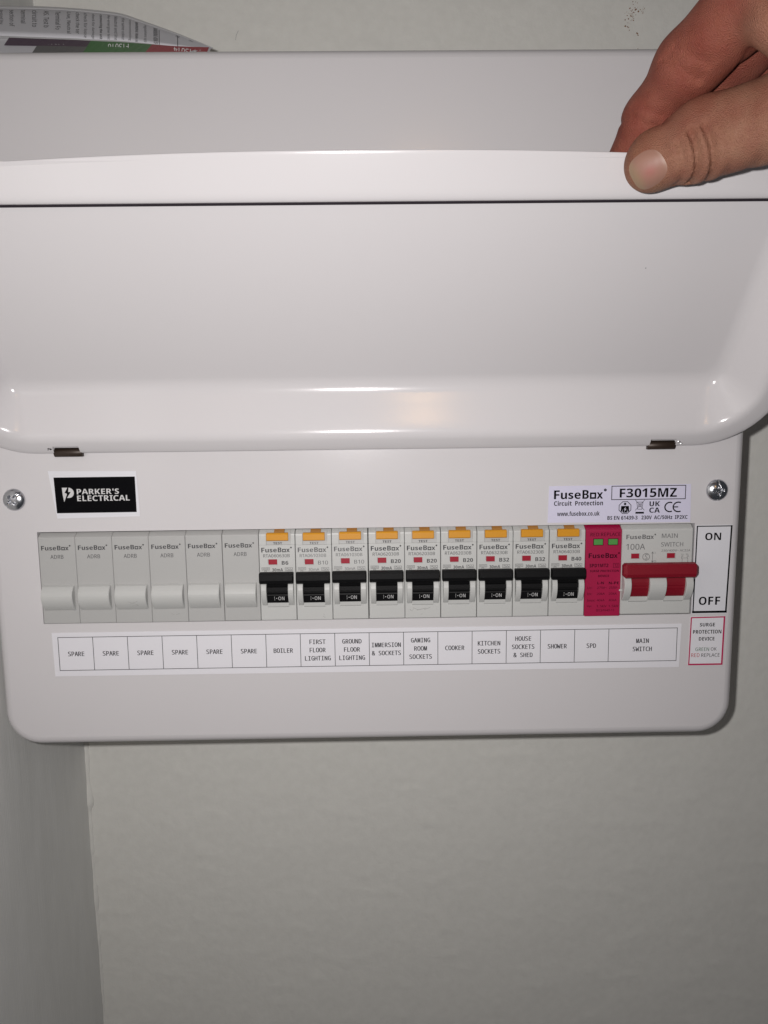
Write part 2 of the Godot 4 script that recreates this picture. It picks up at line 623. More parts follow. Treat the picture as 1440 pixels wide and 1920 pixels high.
func lid(unit: Node3D):
	var levels := []     # [u of the hinge side, half width, corner radius, w]
	var bez := func(a: Vector3, b: Vector3, c: Vector3, k: float) -> Vector3:
		return a.lerp(b, k).lerp(b.lerp(c, k), k)
	# (u, half width, w)
	var wall_dir := Vector3(-16.3, 12.0, 19.0)
	var p1 := Vector3(16.3, 167.0, -19.0)
	var p0 := p1 + Vector3(4.6, -4.6, 0)
	var p2 := p1 + wall_dir * 0.2
	var lv := []
	for i in 8:
		lv.append(bez.call(p0, p1, p2, i / 7.0))
	for i in [1, 2, 3]:
		lv.append(p1 + wall_dir * (0.2 + 0.66 * i / 3.0))
	var q1 := Vector3(0, 179.0, 0)
	var q0 := q1 - wall_dir * 0.14
	var q2 := Vector3(-2.6, 181.6, 0.2)
	for i in range(1, 7):
		lv.append(bez.call(q0, q1, q2, i / 6.0))
	var first_flange := lv.size() - 1
	lv.append(Vector3(-4.2, 184.0, 0.35))
	lv.append(Vector3(-6.4, 186.4, 0.45))
	var r0 := Vector3(-7.6, 187.6, 0.4)
	var r1 := Vector3(-9.0, 189.0, 0.3)
	var r2 := Vector3(-9.1, 189.1, -1.2)
	for i in 5:
		lv.append(bez.call(r0, r1, r2, i / 4.0))
	for v in lv:
		var r := 6.0
		if v.y > 167.0:
			r = lerpf(6.0, 25.0, (v.y - 167.0) / 12.0) if v.y < 179.0 else lerpf(25.0, 32.0, (v.y - 179.0) / 10.0)
		levels.append([v.x, v.y, r, v.z])
	var fixed := [-148.4, -142.0, -136.0, -110.0, -80.0, -50.0, -25.0, 0.0, 25.0, 50.0, 80.0, 110.0, 136.0, 142.0, 148.4]
	var umax := 121.0
	var outline := func(L: Array, back: float) -> Array:
		var q := []
		var u0: float = L[0]
		var hx: float = L[1]
		var r: float = L[2]
		var w: float = L[3] - back
		for i in 14:
			q.append(lp(-hx, lerpf(umax, u0 + r, i / 14.0), w))
		for i in 13:
			var a := deg_to_rad(180.0 + 90.0 * i / 12.0)
			q.append(lp(-hx + r + cos(a) * r, u0 + r + sin(a) * r, w))
		for x in fixed:
			q.append(lp(x, u0, w))
		for i in 13:
			var a := deg_to_rad(270.0 + 90.0 * i / 12.0)
			q.append(lp(hx - r + cos(a) * r, u0 + r + sin(a) * r, w))
		for i in range(13, -1, -1):
			q.append(lp(hx, lerpf(umax, u0 + r, i / 14.0), w))
		return q
	var st := new_st()
	st.set_smooth_group(0)
	var inward := lp(0, 60, 60) - lp(0, 60, 0)
	var slot_at := [14 + 13, 14 + 13 + 1, 14 + 13 + 12, 14 + 13 + 13]   # quads between the hinge slots' sides
	for back in [0.0, 1.1]:
		var prev := []
		for k in levels.size():
			var cur: Array = outline.call(levels[k], back)
			if prev:
				for i in cur.size() - 1:
					if k > first_flange + 1 and i in slot_at:
						continue
					quad_o(st, prev[i], prev[i + 1], cur[i + 1], cur[i], inward)
			prev = cur
		if back == 0.0:
			# flat panel
			var base: Array = outline.call(levels[0], 0.0)
			var poly := PackedVector2Array()
			for b in base:
				poly.append(Vector2(b.x, b.y))
			var ids := Geometry2D.triangulate_polygon(poly)
			for e in range(0, ids.size(), 3):
				tri_o(st, base[ids[e]], base[ids[e + 1]], base[ids[e + 2]], inward)
	# raw edge that joins both skins at the rim
	var ea: Array = outline.call(levels[-1], 0.0)
	var eb: Array = outline.call(levels[-1], 1.1)
	for i in ea.size() - 1:
		if not i in slot_at:
			quad_o(st, ea[i], ea[i + 1], eb[i + 1], eb[i], Vector3(0, -1, 0))
	st.generate_normals()
	var am := st.commit()
	# outer skin of the panel, the lip at the free edge (its bend arched, its rim straight) and the hem under it
	st = new_st()
	st.set_smooth_group(0)
	var sec := func(x: float) -> Array:
		var ue := 125.4 - 4.6 * pow(absf(x) / 155.0, 2.2)
		var a0 := Vector2(ue - 4.0, -20.2)
		var a1 := Vector2(ue + 0.4, -20.2)
		var f := Vector2(107.4, -14.7)
		var d := (f - a1).normalized()
		var q := []
		q.append(Vector2(60.0, -20.2))
		for i in 7:
			var k := i / 6.0
			q.append(a0.lerp(a1, k).lerp(a1.lerp(a1 + d * 3.4, k), k))
		q.append(a1.lerp(f, 0.5))
		var g0 := f - d * 4.0
		var g1 := f
		var g2 := f + Vector2(-1.4, -1.2)
		for i in 7:
			var k := i / 6.0
			q.append(g0.lerp(g1, k).lerp(g1.lerp(g2, k), k))
		# back up inside the lip to the panel
		q.append(g2 + Vector2(0.5, -0.7))
		q.append(f + Vector2(2.0, -2.0))
		q.append(Vector2(ue - 9.5, -18.85))
		q.append(Vector2(ue - 12.0, -18.9))
		return q
	var xs := []
	for i in 57:
		xs.append(lerpf(-188.0, 188.0, i / 56.0))
	for i in xs.size() - 1:
		var a: Array = sec.call(xs[i])
		var b: Array = sec.call(xs[i + 1])
		for k in a.size() - 1:
			var d: Vector2 = a[k + 1] - a[k]
			var nn: Vector3 = lp(0, d.y, -d.x) - lp(0, 0, 0)
			quad_o(st, lp(xs[i], a[k].x, a[k].y), lp(xs[i + 1], b[k].x, b[k].y), lp(xs[i + 1], b[k + 1].x, b[k + 1].y), lp(xs[i], a[k + 1].x, a[k + 1].y), nn)
	st.generate_normals()
	st.commit(am)
	var o := MeshInstance3D.new()
	o.name = "lid"
	o.mesh = am
	o.material_override = M.white_steel
	o.set_meta("label", "white tray-shaped lid swung up, seen from inside")
	unit.add_child(o)
	# dark strip added for the shadow line in the gap under the lip
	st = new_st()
	var shade_strip := []
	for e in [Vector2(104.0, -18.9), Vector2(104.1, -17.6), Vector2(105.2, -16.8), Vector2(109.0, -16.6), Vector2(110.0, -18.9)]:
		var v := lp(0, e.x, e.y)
		shade_strip.append(Vector2(v.y, v.z))
	extrude_x(st, shade_strip, -187.0, 187.0)
	commit("lip_shade_strip", st, "lip_shade", o)
	# hinge tabs behind the two slots, and the paint chipped beside them
	for s in [-1.0, 1.0]:
		st = new_st()
		st.set_smooth_group(0)
		var prof := []
		for i in 9:
			var a := deg_to_rad(-60.0 + 150.0 * i / 8.0)
			prof.append(Vector2(61.6 + sin(a) * 2.3, 1.0 + cos(a) * 2.3))
		prof.append(Vector2(63.5, 0.2))
		prof.append(Vector2(59.6, 0.2))
		extrude_x(st, prof, s * 142.2 - 6.7, s * 142.2 + 6.7, 0.2)
		commit("hinge_tab", st, "hinge_steel", o)
		st = new_st()
		var c := lp(s * 149.9, -5.6, 0.75)
		for i in 7:
			var q := []
			var m := c + Vector3(rng.randf_range(-1.0, 1.0), rng.randf_range(-0.8, 0.8), 0)
			for k in 6:
				q.append(m + Vector3(cos(k * TAU / 6), sin(k * TAU / 6) * 0.8, -sin(k * TAU / 6) * 0.25) * rng.randf_range(0.2, 0.55))
			for k in 6:
				tri_o(st, m + Vector3(0, 0, 0.2), q[k], q[(k + 1) % 6], Vector3(0, 0, 1))
		commit("paint_chip", st, "ink_black" if s < 0 else "bare_steel", o)
	# specks on the lid's panel
	for e in [[118.0, 75.0]]:
		st = new_st()
		var m := lp(e[0], e[1], -18.95)
		for k in 5:
			tri_o(st, m + Vector3(0, 0, 0.05), m + Vector3(cos(k * TAU / 5), sin(k * TAU / 5), 0.8 * sin(k * TAU / 5)) * 0.22, m + Vector3(cos((k + 1) * TAU / 5), sin((k + 1) * TAU / 5), 0.8 * sin((k + 1) * TAU / 5)) * 0.22, Vector3(0, 0, 1))
		commit("speck", st, "ink_grey", o)


func screw(unit: Node3D, at: Vector3, turn: float, label: String):
	# pan head with a cross recess and a slot
	var st := new_st()
	st.set_smooth_group(0)
	var na := 96
	var nr := 30
	var rad := 5.4
	var pt := func(i: int, k: int) -> Vector3:
		var r := rad * i / nr
		var a := TAU * k / na
		var p := Vector2(cos(a), sin(a)) * r
		var q := p.rotated(-deg_to_rad(turn))
		var z := 2.9 * sqrt(maxf(0.0, 1.0 - pow(r / rad, 2.0) * 0.985)) - 0.1
		var arm := minf(absf(q.x), absf(q.y))
		var reach := maxf(absf(q.x), absf(q.y))
		var cut := 0.0
		if reach < 2.9:
			cut = maxf(cut, (1.0 - smoothstep(0.45, 0.95, arm)) * (1.0 - smoothstep(1.8, 2.9, reach)) * 1.7)
		cut = maxf(cut, (1.0 - smoothstep(0.35, 0.6, absf(q.y))) * 0.5)
		return Vector3(p.x, p.y, z - cut)
	for i in nr:
		for k in na:
			quad_o(st, pt.call(i, k), pt.call(i, (k + 1) % na), pt.call(i + 1, (k + 1) % na), pt.call(i + 1, k), Vector3(0, 0, 1))
	var o := commit("screw", st, "screw_metal", unit)
	o.position = at * MM
	o.set_meta("label", label)


func sheet(called: String, corners: Array, z: float, material: String, parent: Node) -> MeshInstance3D:
	# a label: thin sheet with four corners (left top, right top, right bottom, left bottom), stuck at z
	var st := new_st()
	var q := []
	var p := []
	for c in corners:
		q.append(Vector3(c[0], c[1], z + 0.2))
		p.append(Vector3(c[0], c[1], z + 0.02))
	quad_o(st, q[0], q[1], q[2], q[3], Vector3(0, 0, 1))
	quad_o(st, p[0], p[1], p[2], p[3], Vector3(0, 0, -1))
	var mid := Vector3.ZERO
	for v in q:
		mid += v / 4.0
	for i in 4:
		quad_o(st, q[i], q[(i + 1) % 4], p[(i + 1) % 4], p[i], (q[i] + q[(i + 1) % 4]) / 2.0 - mid)
	return commit(called, st, material, parent)


func stickers(unit: Node3D):
	var z := 0.26
	# the installer's black sticker on its white backing
	var s := sheet("installer_sticker", [[-153.4, 52.7], [-111.2, 52.2], [-110.4, 30.2], [-150.4, 29.6]], 0.0, "sticker_paper", unit)
	s.set_meta("label", "white sticker with a black panel and white lettering, left above the breakers")
	var st := new_st()
	put_poly(st, [Vector2(-150.9, 49.6), Vector2(-111.9, 49.6), Vector2(-111.9, 32.3), Vector2(-150.4, 32.2)], z)
	commit("black_panel", st, "ink_black", s)
	st = new_st()
	put_text(st, "PARKER'S", -140.2, -119.9, 41.3, 43.9, z + 0.06, "bold")
	put_text(st, "ELECTRICAL", -140.2, -114.9, 38.0, 40.7, z + 0.06, "bold")
	# letter P cut by a lightning bolt
	put_poly(st, [Vector2(-147.2, 44.6), Vector2(-144.6, 44.6), Vector2(-146.1, 42.0), Vector2(-145.2, 41.9), Vector2(-146.5, 37.6), Vector2(-147.0, 41.0)], z + 0.06)
	put_poly(st, [Vector2(-145.4, 41.6), Vector2(-144.9, 41.6), Vector2(-145.7, 39.6), Vector2(-146.4, 37.7)], z + 0.06)
	var bowl := [Vector2(-144.0, 44.6)]
	bowl.append_array(arc(Vector2(-143.9, 42.1), 2.3, 2.45, 80, -90, 12))
	bowl.append_array([Vector2(-145.0, 39.65), Vector2(-143.1, 42.5), Vector2(-144.3, 42.5)])
	put_poly(st, bowl, z + 0.06)
	commit("lettering", st, "ink_white", s)
	# the maker's rating sticker
	s = sheet("rating_sticker", [[88.8, 42.2], [158.3, 42.4], [158.7, 23.6], [88.3, 24.2]], 0.0, "lilac_paper", unit)
	s.set_meta("label", "pale lilac rating sticker with black print, right above the breakers")
	st = new_st()
	put_logo(st, 91.2, 115.2, 35.8, 40.1, z, "bold")
	put_text(st, "Circuit  Protection", 91.3, 115.3, 32.5, 34.9, z, "bold")
	put_text(st, "www.fusebox.co.uk", 92.9, 113.8, 27.4, 29.7, z, "bold")
	put_line(st, rect(119.5, 155.7, 35.2, 41.8), 0.35, z, true)
	put_text(st, "F3015MZ", 123.4, 151.5, 36.2, 40.6, z, "bold")
	put_text(st, "UK", 138.2, 143.3, 31.7, 34.1, z, "bold")
	put_text(st, "CA", 138.2, 143.4, 28.5, 31.0, z, "bold")
	put_line(st, arc(Vector2(148.3, 31.2), 2.45, 2.3, 70, 290), 0.6, z)
	put_line(st, arc(Vector2(152.5, 31.2), 2.6, 2.35, 70, 290), 0.6, z)
	put_line(st, [Vector2(150.2, 31.2), Vector2(152.1, 31.2)], 0.55, z + 0.01)
	put_text(st, "BS EN 61439-3   230V  AC/50Hz  IP2XC", 117.7, 157.2, 25.2, 27.1, z, "bold")
	# octagon with the skilled person
	put_line(st, arc(Vector2(126.2, 31.2), 3.15, 3.15, 22.5, 382.5, 8), 0.3, z, false)
	put_poly(st, arc(Vector2(126.2, 33.0), 0.62, 0.62, 0, 360, 10), z)
	put_poly(st, [Vector2(124.3, 32.0), Vector2(128.1, 32.0), Vector2(128.3, 29.2), Vector2(127.5, 29.2), Vector2(127.3, 30.6), Vector2(127.3, 28.7), Vector2(125.1, 28.7), Vector2(125.1, 30.6), Vector2(124.9, 29.2), Vector2(124.1, 29.2)], z)
	# crossed-out bin over a bar
	put_line(st, [Vector2(131.9, 33.8), Vector2(132.5, 30.3), Vector2(134.5, 30.3), Vector2(135.0, 33.8)], 0.22, z, true)
	put_line(st, [Vector2(131.2, 34.9), Vector2(135.7, 29.8)], 0.2, z + 0.01)
	put_line(st, [Vector2(135.8, 34.9), Vector2(131.3, 29.8)], 0.2, z + 0.02)
	put_line(st, arc(Vector2(133.5, 32.3), 0.8, 0.8, 0, 360, 8), 0.18, z + 0.03)
	put_poly(st, rect(131.4, 135.6, 28.1, 29.0), z)
	commit("lettering", st, "ink_black", s)
	st = new_st()
	put_poly(st, [Vector2(126.6, 31.6), Vector2(125.6, 30.3), Vector2(126.15, 30.3), Vector2(125.8, 29.0), Vector2(126.9, 30.6), Vector2(126.3, 30.6)], z + 0.05)
	commit("bolt_symbol", st, "lilac_paper", s)
	# on / off plate print
	s = sheet("switch_sticker", [[161.7, 22.0], [179.8, 22.0], [179.0, -22.9], [161.3, -22.9]], 0.0, "sticker_paper", unit)
	s.set_meta("label", "tall white sticker framed in black reading on and off")
	st = new_st()
	put_line(st, [Vector2(162.3, 21.4), Vector2(179.3, 21.4)], 0.5, z)
	put_line(st, [Vector2(162.3, 21.4), Vector2(162.0, -21.9)], 0.6, z + 0.005)
	put_line(st, [Vector2(179.3, 21.4), Vector2(178.5, -21.9)], 0.8, z + 0.01)
	put_line(st, [Vector2(162.0, -22.0), Vector2(178.5, -22.0)], 1.1, z + 0.015)
	put_text(st, "ON", 166.4, 174.3, 14.4, 18.1, z, "bold")
	put_text(st, "OFF", 164.7, 175.4, -18.4, -14.2, z, "bold")
	commit("lettering", st, "ink_black", s)
	# surge sticker
	s = sheet("surge_sticker", [[161.0, -24.5], [178.4, -24.3], [178.2, -49.6], [160.7, -49.6]], 0.0, "matt_paper", unit)
	s.set_meta("label", "white sticker framed in magenta about the surge protection device")
	st = new_st()
	put_line(st, [Vector2(161.35, -24.9), Vector2(178.0, -24.7)], 0.6, z)
	put_line(st, [Vector2(161.35, -24.9), Vector2(161.05, -49.2)], 0.6, z + 0.005)
	put_line(st, [Vector2(178.0, -24.7), Vector2(177.8, -49.2)], 0.8, z + 0.01)
	put_line(st, [Vector2(161.05, -49.2), Vector2(177.8, -49.2)], 0.8, z + 0.015)
	commit("frame_print", st, "ink_magenta", s)
	st = new_st()
	put_text(st, "SURGE", 165.8, 173.4, -29.5, -27.7, z, "bold")
	put_text(st, "PROTECTION", 162.5, 176.8, -33.2, -31.3, z, "bold")
	put_text(st, "DEVICE", 165.6, 173.5, -36.8, -35.0, z, "bold")
	put_text(st, "OK", 171.9, 174.8, -42.1, -40.4, z)
	put_text(st, "REPLACE", 167.2, 176.5, -45.3, -43.5, z)
	commit("lettering", st, "ink_black", s)
	st = new_st()
	put_text(st, "GREEN", 164.1, 171.0, -42.2, -40.4, z)
	commit("green_lettering", st, "ink_green", s)
	st = new_st()
	put_text(st, "RED", 162.1, 166.3, -45.3, -43.4, z)
	commit("red_lettering", st, "ink_red", s)
	# strip with the circuit names
	s = sheet("circuit_strip", [[-157.3, -27.6], [156.6, -27.9], [156.1, -50.4], [-157.0, -50.0]], 0.0, "matt_paper", unit)
	s.set_meta("label", "long white paper strip of circuit names under the breakers")
	st = new_st()
	var c0 := -154.4
	var cw := 17.155
	put_line(st, rect(c0, 154.5, -47.0, -30.0), 0.28, z, true)
	for k in range(1, 17):
		put_line(st, [Vector2(c0 + cw * k, -30.0), Vector2(c0 + cw * k, -47.0)], 0.26, z + 0.01)
	var names := [["SPARE"], ["SPARE"], ["SPARE"], ["SPARE"], ["SPARE"], ["SPARE"], ["BOILER"], ["FIRST", "FLOOR", "LIGHTING"], ["GROUND", "FLOOR", "LIGHTING"], ["IMMERSION", "& SOCKETS"], ["GAMING", "ROOM", "SOCKETS"], ["COOKER"], ["KITCHEN", "SOCKETS"], ["HOUSE", "SOCKETS", "& SHED"], ["SHOWER"], ["SPD"], ["MAIN", "SWITCH"]]
	for k in 17:
		var mid := c0 + cw * (k + 0.5) if k < 16 else c0 + cw * 17.0
		var rows: Array = names[k]
		for r in rows.size():
			var ww: float = rows[r].length() * 1.63
			var yc := -38.5 + ((rows.size() - 1) / 2.0 - r) * 4.25
			put_text(st, rows[r], mid - ww / 2.0, mid + ww / 2.0 - 0.25, yc - 1.15, yc + 1.15, z, "mono")
			put_text(st, rows[r], mid - ww / 2.0 + 0.12, mid + ww / 2.0 - 0.13, yc - 1.18, yc + 1.12, z + 0.005, "mono")
	commit("lettering", st, "ink_card", s)


# ------------------------------------------------------------------ the devices in the window
func devices():
	var names := ["first from the left end of the row", "second from the left end of the row", "third of its row, smudged bulge", "fourth from the left end of the row", "fifth, second from the breaker marked B6", "last, next to the breaker marked B6"]
	var blank0: Node3D
	for k in 6:
		var x := (k - 8.5) * PITCH + 0.1
		var t: Node3D
		if k == 0:
			blank0 = blank_module()
			t = blank0
		else:
			t = blank0.duplicate()
			t.name = "blank_module_%03d" % k
			add_child(t, true)
		t.position = Vector3(x, rng.randf_range(-0.12, 0.12), rng.randf_range(-0.25, 0.2)) * MM
		t.set_meta("label", "grey blank module over a SPARE cell, " + names[k])
		t.set_meta("category", "blank module")
		t.set_meta("group", "blank modules at the left of the row")
		if k == 2:
			scuff(t, [[-1.5, -11.0, 3.0, -12.5], [-0.5, -12.0, 4.0, -10.5], [0.5, -13.0, 3.5, -12.8]], 5.15)
		if k == 3:
			scuff(t, [[0.5, -18.2, 2.0, -18.6], [3.0, -18.6, 4.6, -18.2]], 1.6)
	var spec := [["060630B", "B6", "BOILER", "ink_grey"], ["061030B", "B10", "FIRST FLOOR LIGHTING", "ink_pale"], ["061030B", "B10", "GROUND FLOOR LIGHTING", "ink_pale"], ["062030B", "B20", "IMMERSION & SOCKETS", "ink_grey"], ["062030B", "B20", "GAMING ROOM SOCKETS", "ink_grey"], ["062030B", "B20", "COOKER", "ink_grey"], ["063230B", "B32", "KITCHEN SOCKETS", "ink_grey"], ["063230B", "B32", "HOUSE SOCKETS & SHED", "ink_grey"], ["064030B", "B40", "SHOWER", "ink_grey"]]
	var rc0: Node3D
	var row := []
	for k in 9:
		var x := (k - 2.5) * PITCH + 0.1
		var t: Node3D
		if k == 0:
			rc0 = breaker()
			t = rc0
		else:
			t = rc0.duplicate()
			t.name = "circuit_breaker_%03d" % k
			add_child(t, true)
		var place: Vector3 = [Vector3(0.05, 0, 0), Vector3(0.05, -0.1, 0.15), Vector3(-0.05, 0.05, 0), Vector3(0.12, 0.1, 0.1), Vector3(0, 0, -0.1), Vector3(0, 0.1, 0.1), Vector3(0, 0, 0), Vector3(-0.05, 0.05, 0.1), Vector3(0, 0, 0.1)][k]
		t.position = (Vector3(x, 0, 0) + place) * MM
		t.set_meta("label", "grey circuit breaker marked %s above the %s cell" % [spec[k][1], spec[k][2]])
		t.set_meta("category", "circuit breaker")
		t.set_meta("group", "circuit breakers switched on in the row")
		row.append(t)
		if k == 1:
			scuff(t, [[4.0, -20.6, 4.8, -21.2], [4.3, -19.5, 4.5, -20.0], [4.6, -21.0, 5.2, -21.3]], 1.6)
		if k == 4:
			scuff(t, [[-4.8, -17.2, -2.5, -18.2], [-5.5, -19.0, -4.6, -17.8], [-2.8, -18.4, 1.5, -17.5], [0.8, -18.2, 3.6, -17.2], [-6.4, -18.0, -5.8, -18.6], [-1.0, -20.6, -0.2, -20.4]], 1.6)
	for k in 9:
		breaker_print(row[k], spec[k][0], spec[k][1], spec[k][3])
	surge_device()
	main_switch()


func scuff(t: Node3D, lines: Array, z: float):
	var st := new_st()
	for l in lines:
		put_line(st, [Vector2(l[0], l[1]), Vector2(l[2], l[3])], rng.randf_range(0.12, 0.28), z + rng.randf() * 0.03)
	commit("scuff", st, "scuff_grey", t)


func bulge(y0: float, y1: float, zmax: float) -> Array:
	# side view of the curved nose beside or in place of the lever
	var q := [Vector2(y0, 0.5), Vector2(y0, 1.65)]
	for i in 12:
		var t := 0.05 + 0.95 * i / 11.0
		var z := zmax * (1.0 - pow(absf(t - 0.42) / 0.58, 2.0) * (0.66 if t > 0.42 else 1.05))
		q.append(Vector2(lerpf(y0, y1, t), z))
	q.append(Vector2(y1, 0.5))
	return q


func blank_module() -> Node3D:
	var t := thing("blank_module", "", "blank module")
	var st := new_st()
	extrude_x(st, [Vector2(-22.6, -26), Vector2(-22.6, 1.0), Vector2(-22.2, 1.5), Vector2(20.2, 1.5), Vector2(20.6, 1.35), Vector2(22.5, -1.6), Vector2(22.5, -26)], -8.83, 8.83, 0.22)
	commit("body", st, "grey_plastic_warm", t)
	st = new_st()
	extrude_x(st, bulge(-3.0, -15.6, 5.6), -7.9, 7.3, 0.25)
	commit("nose", st, "grey_plastic", t)  # lighter grey than the body: light on its upturned face put into colour
	st = new_st()
	put_logo(st, -7.6, 5.7, 14.3, 16.5, 1.56, "bold")
	put_text(st, "ADRB", -3.4, 2.9, 10.1, 12.0, 1.56)
	commit("lettering", st, "ink_grey", t)
	return t


func breaker() -> Node3D:
	var t := thing("circuit_breaker", "", "circuit breaker")
	var st := new_st()
	# case: the lower face, and above it the top with the sunk field of the test button
	extrude_x(st, [Vector2(-22.6, -26), Vector2(-22.6, 1.0), Vector2(-22.2, 1.5), Vector2(15.3, 1.5), Vector2(15.3, -26)], -8.74, 8.74, 0.22)
	var top := [Vector2(15.34, -26), Vector2(15.34, 1.35), Vector2(20.0, 1.35), Vector2(20.6, 1.2), Vector2(22.5, -1.7), Vector2(22.5, -26)]
	extrude_x(st, top, -8.74, -5.2, 0.15)
	extrude_x(st, top, 6.7, 8.74, 0.15)
	extrude_x(st, [Vector2(20.9, -26), Vector2(20.9, 0.95), Vector2(22.5, -1.7), Vector2(22.5, -26)], -5.2, -1.4, 0.0)
	extrude_x(st, [Vector2(20.9, -26), Vector2(20.9, 0.95), Vector2(22.5, -1.7), Vector2(22.5, -26)], 3.7, 6.7, 0.0)
	# cheeks at both sides of the lever and the ledge under it
	extrude_x(st, bulge(-1.0, -14.8, 5.6), -7.9, -5.35, 0.2)
	extrude_x(st, bulge(-1.0, -14.8, 5.6), 5.15, 7.8, 0.2)
	extrude_x(st, [Vector2(-13.2, 1.0), Vector2(-13.2, 2.3), Vector2(-15.4, 2.0), Vector2(-15.9, 1.4)], -5.3, 5.1, 0.0)
	commit("case", st, "grey_plastic", t)
	st = new_st()
	extrude_x(st, [Vector2(15.34, -20), Vector2(15.34, 0.9), Vector2(17.0, 0.7), Vector2(20.85, 0.5), Vector2(20.85, -20)], -5.18, 6.68, 0.0)
	cbox(st, Vector3(-4.75, 6.2, 1.35), Vector3(-4.35, 8.4, 1.62), 0.05)
	cbox(st, Vector3(-4.35, 5.3, 1.35), Vector3(0.0, 5.6, 1.62), 0.05)
	commit("button_field", st, "recess_plastic", t)
	st = new_st()
	extrude_x(st, [Vector2(17.3, 0.2), Vector2(17.4, 1.9), Vector2(17.8, 2.3), Vector2(20.5, 2.3), Vector2(21.1, 1.8), Vector2(21.3, 0.2)], -5.0, 5.6, 0.15)
	var b := commit("test_button", st, "orange_plastic", t)
	st = new_st()
	extrude_x(st, [Vector2(20.9, 0.3), Vector2(21.0, 1.2), Vector2(22.7, -1.3), Vector2(22.6, -3)], -1.3, 3.6, 0.0)
	commit("button_tab", st, "dull_orange_plastic", b)
	st = new_st()
	cbox(st, Vector3(-4.35, 5.6, 0.8), Vector3(-0.1, 8.2, 1.58), 0.08)
	commit("indicator_window", st, "red_window", t)
	# lever: rocker in its slot and the bar across the front
	st = new_st()
	extrude_x(st, [Vector2(0.5, 0.8), Vector2(0.5, 3.6), Vector2(-3.6, 3.7), Vector2(-5.0, 3.3), Vector2(-5.3, 4.2), Vector2(-7.4, 4.3), Vector2(-7.8, 3.3), Vector2(-8.3, 3.3), Vector2(-8.5, 3.8), Vector2(-8.9, 3.75), Vector2(-9.1, 3.4), Vector2(-9.5, 3.5), Vector2(-12.6, 2.9), Vector2(-13.4, 2.4), Vector2(-13.4, 0.8)], -5.3, 5.1, 0.0)
	extrude_x(st, [Vector2(2.3, 3.0), Vector2(2.6, 5.9), Vector2(2.3, 6.9), Vector2(1.3, 7.4), Vector2(-1.2, 7.5), Vector2(-2.4, 7.2), Vector2(-3.1, 6.2), Vector2(-3.0, 4.2), Vector2(-2.4, 3.0)], -8.5, 7.95, 0.35)
	var l := commit("lever", st, "black_plastic", t)
	st = new_st()
	var bend := func(p: Vector3) -> Vector3: return Vector3(p.x, p.y, 3.62 - (-9.5 - p.y) * 0.19)
	put_text(st, "I", -1.8, -1.55, -11.9, -10.1, 0.0, "", bend)
	put_poly(st, arc(Vector2(-0.65, -11.0), 0.22, 0.22, 0, 360, 8), 3.36)
	put_text(st, "ON", 0.15, 3.1, -11.9, -10.1, 0.0, "", bend)
	commit("lettering", st, "ink_white", l)
	return t


func breaker_print(t: Node3D, code: String, rating: String, ink: String):
	var st := new_st()
	var z := 1.56
	put_text(st, "TEST", -1.9, 2.5, 15.55, 16.65, 1.05, "bold")
	put_logo(st, -7.7, 6.2, 11.7, 14.0, z, "bold")
	put_text(st, "RTA" + code, -6.8, 6.1, 9.15, 10.75, z)
	put_text(st, rating, 2.1, 2.1 + 1.62 * rating.length(), 5.4, 7.3, z, "bold" if ink == "ink_grey" else "")
	put_text(st, "30mA", -2.7, 2.6, 2.2, 3.7, z, "bold" if ink == "ink_grey" else "")
	put_line(st, rect(-7.7, -4.0, 2.8, 4.1), 0.14, z, true)
	put_text(st, "6000", -7.3, -4.4, 3.05, 3.85, z)
	put_line(st, rect(-6.5, -5.4, 1.7, 2.5), 0.14, z, true)
	put_text(st, "3", -6.1, -5.8, 1.85, 2.35, z)
	put_line(st, rect(3.7, 7.3, 2.4, 3.9), 0.14, z, true)
	put_line(st, [Vector2(4.2, 3.2), Vector2(4.8, 3.6), Vector2(5.5, 3.0), Vector2(6.2, 3.4), Vector2(6.9, 2.8)], 0.18, z + 0.01)
	put_line(st, [Vector2(4.2, 2.7), Vector2(6.8, 2.7)], 0.14, z + 0.02)
	put_text(st, "CE", 4.5, 6.3, 1.35, 2.0, z)
	commit("lettering", st, ink, t)


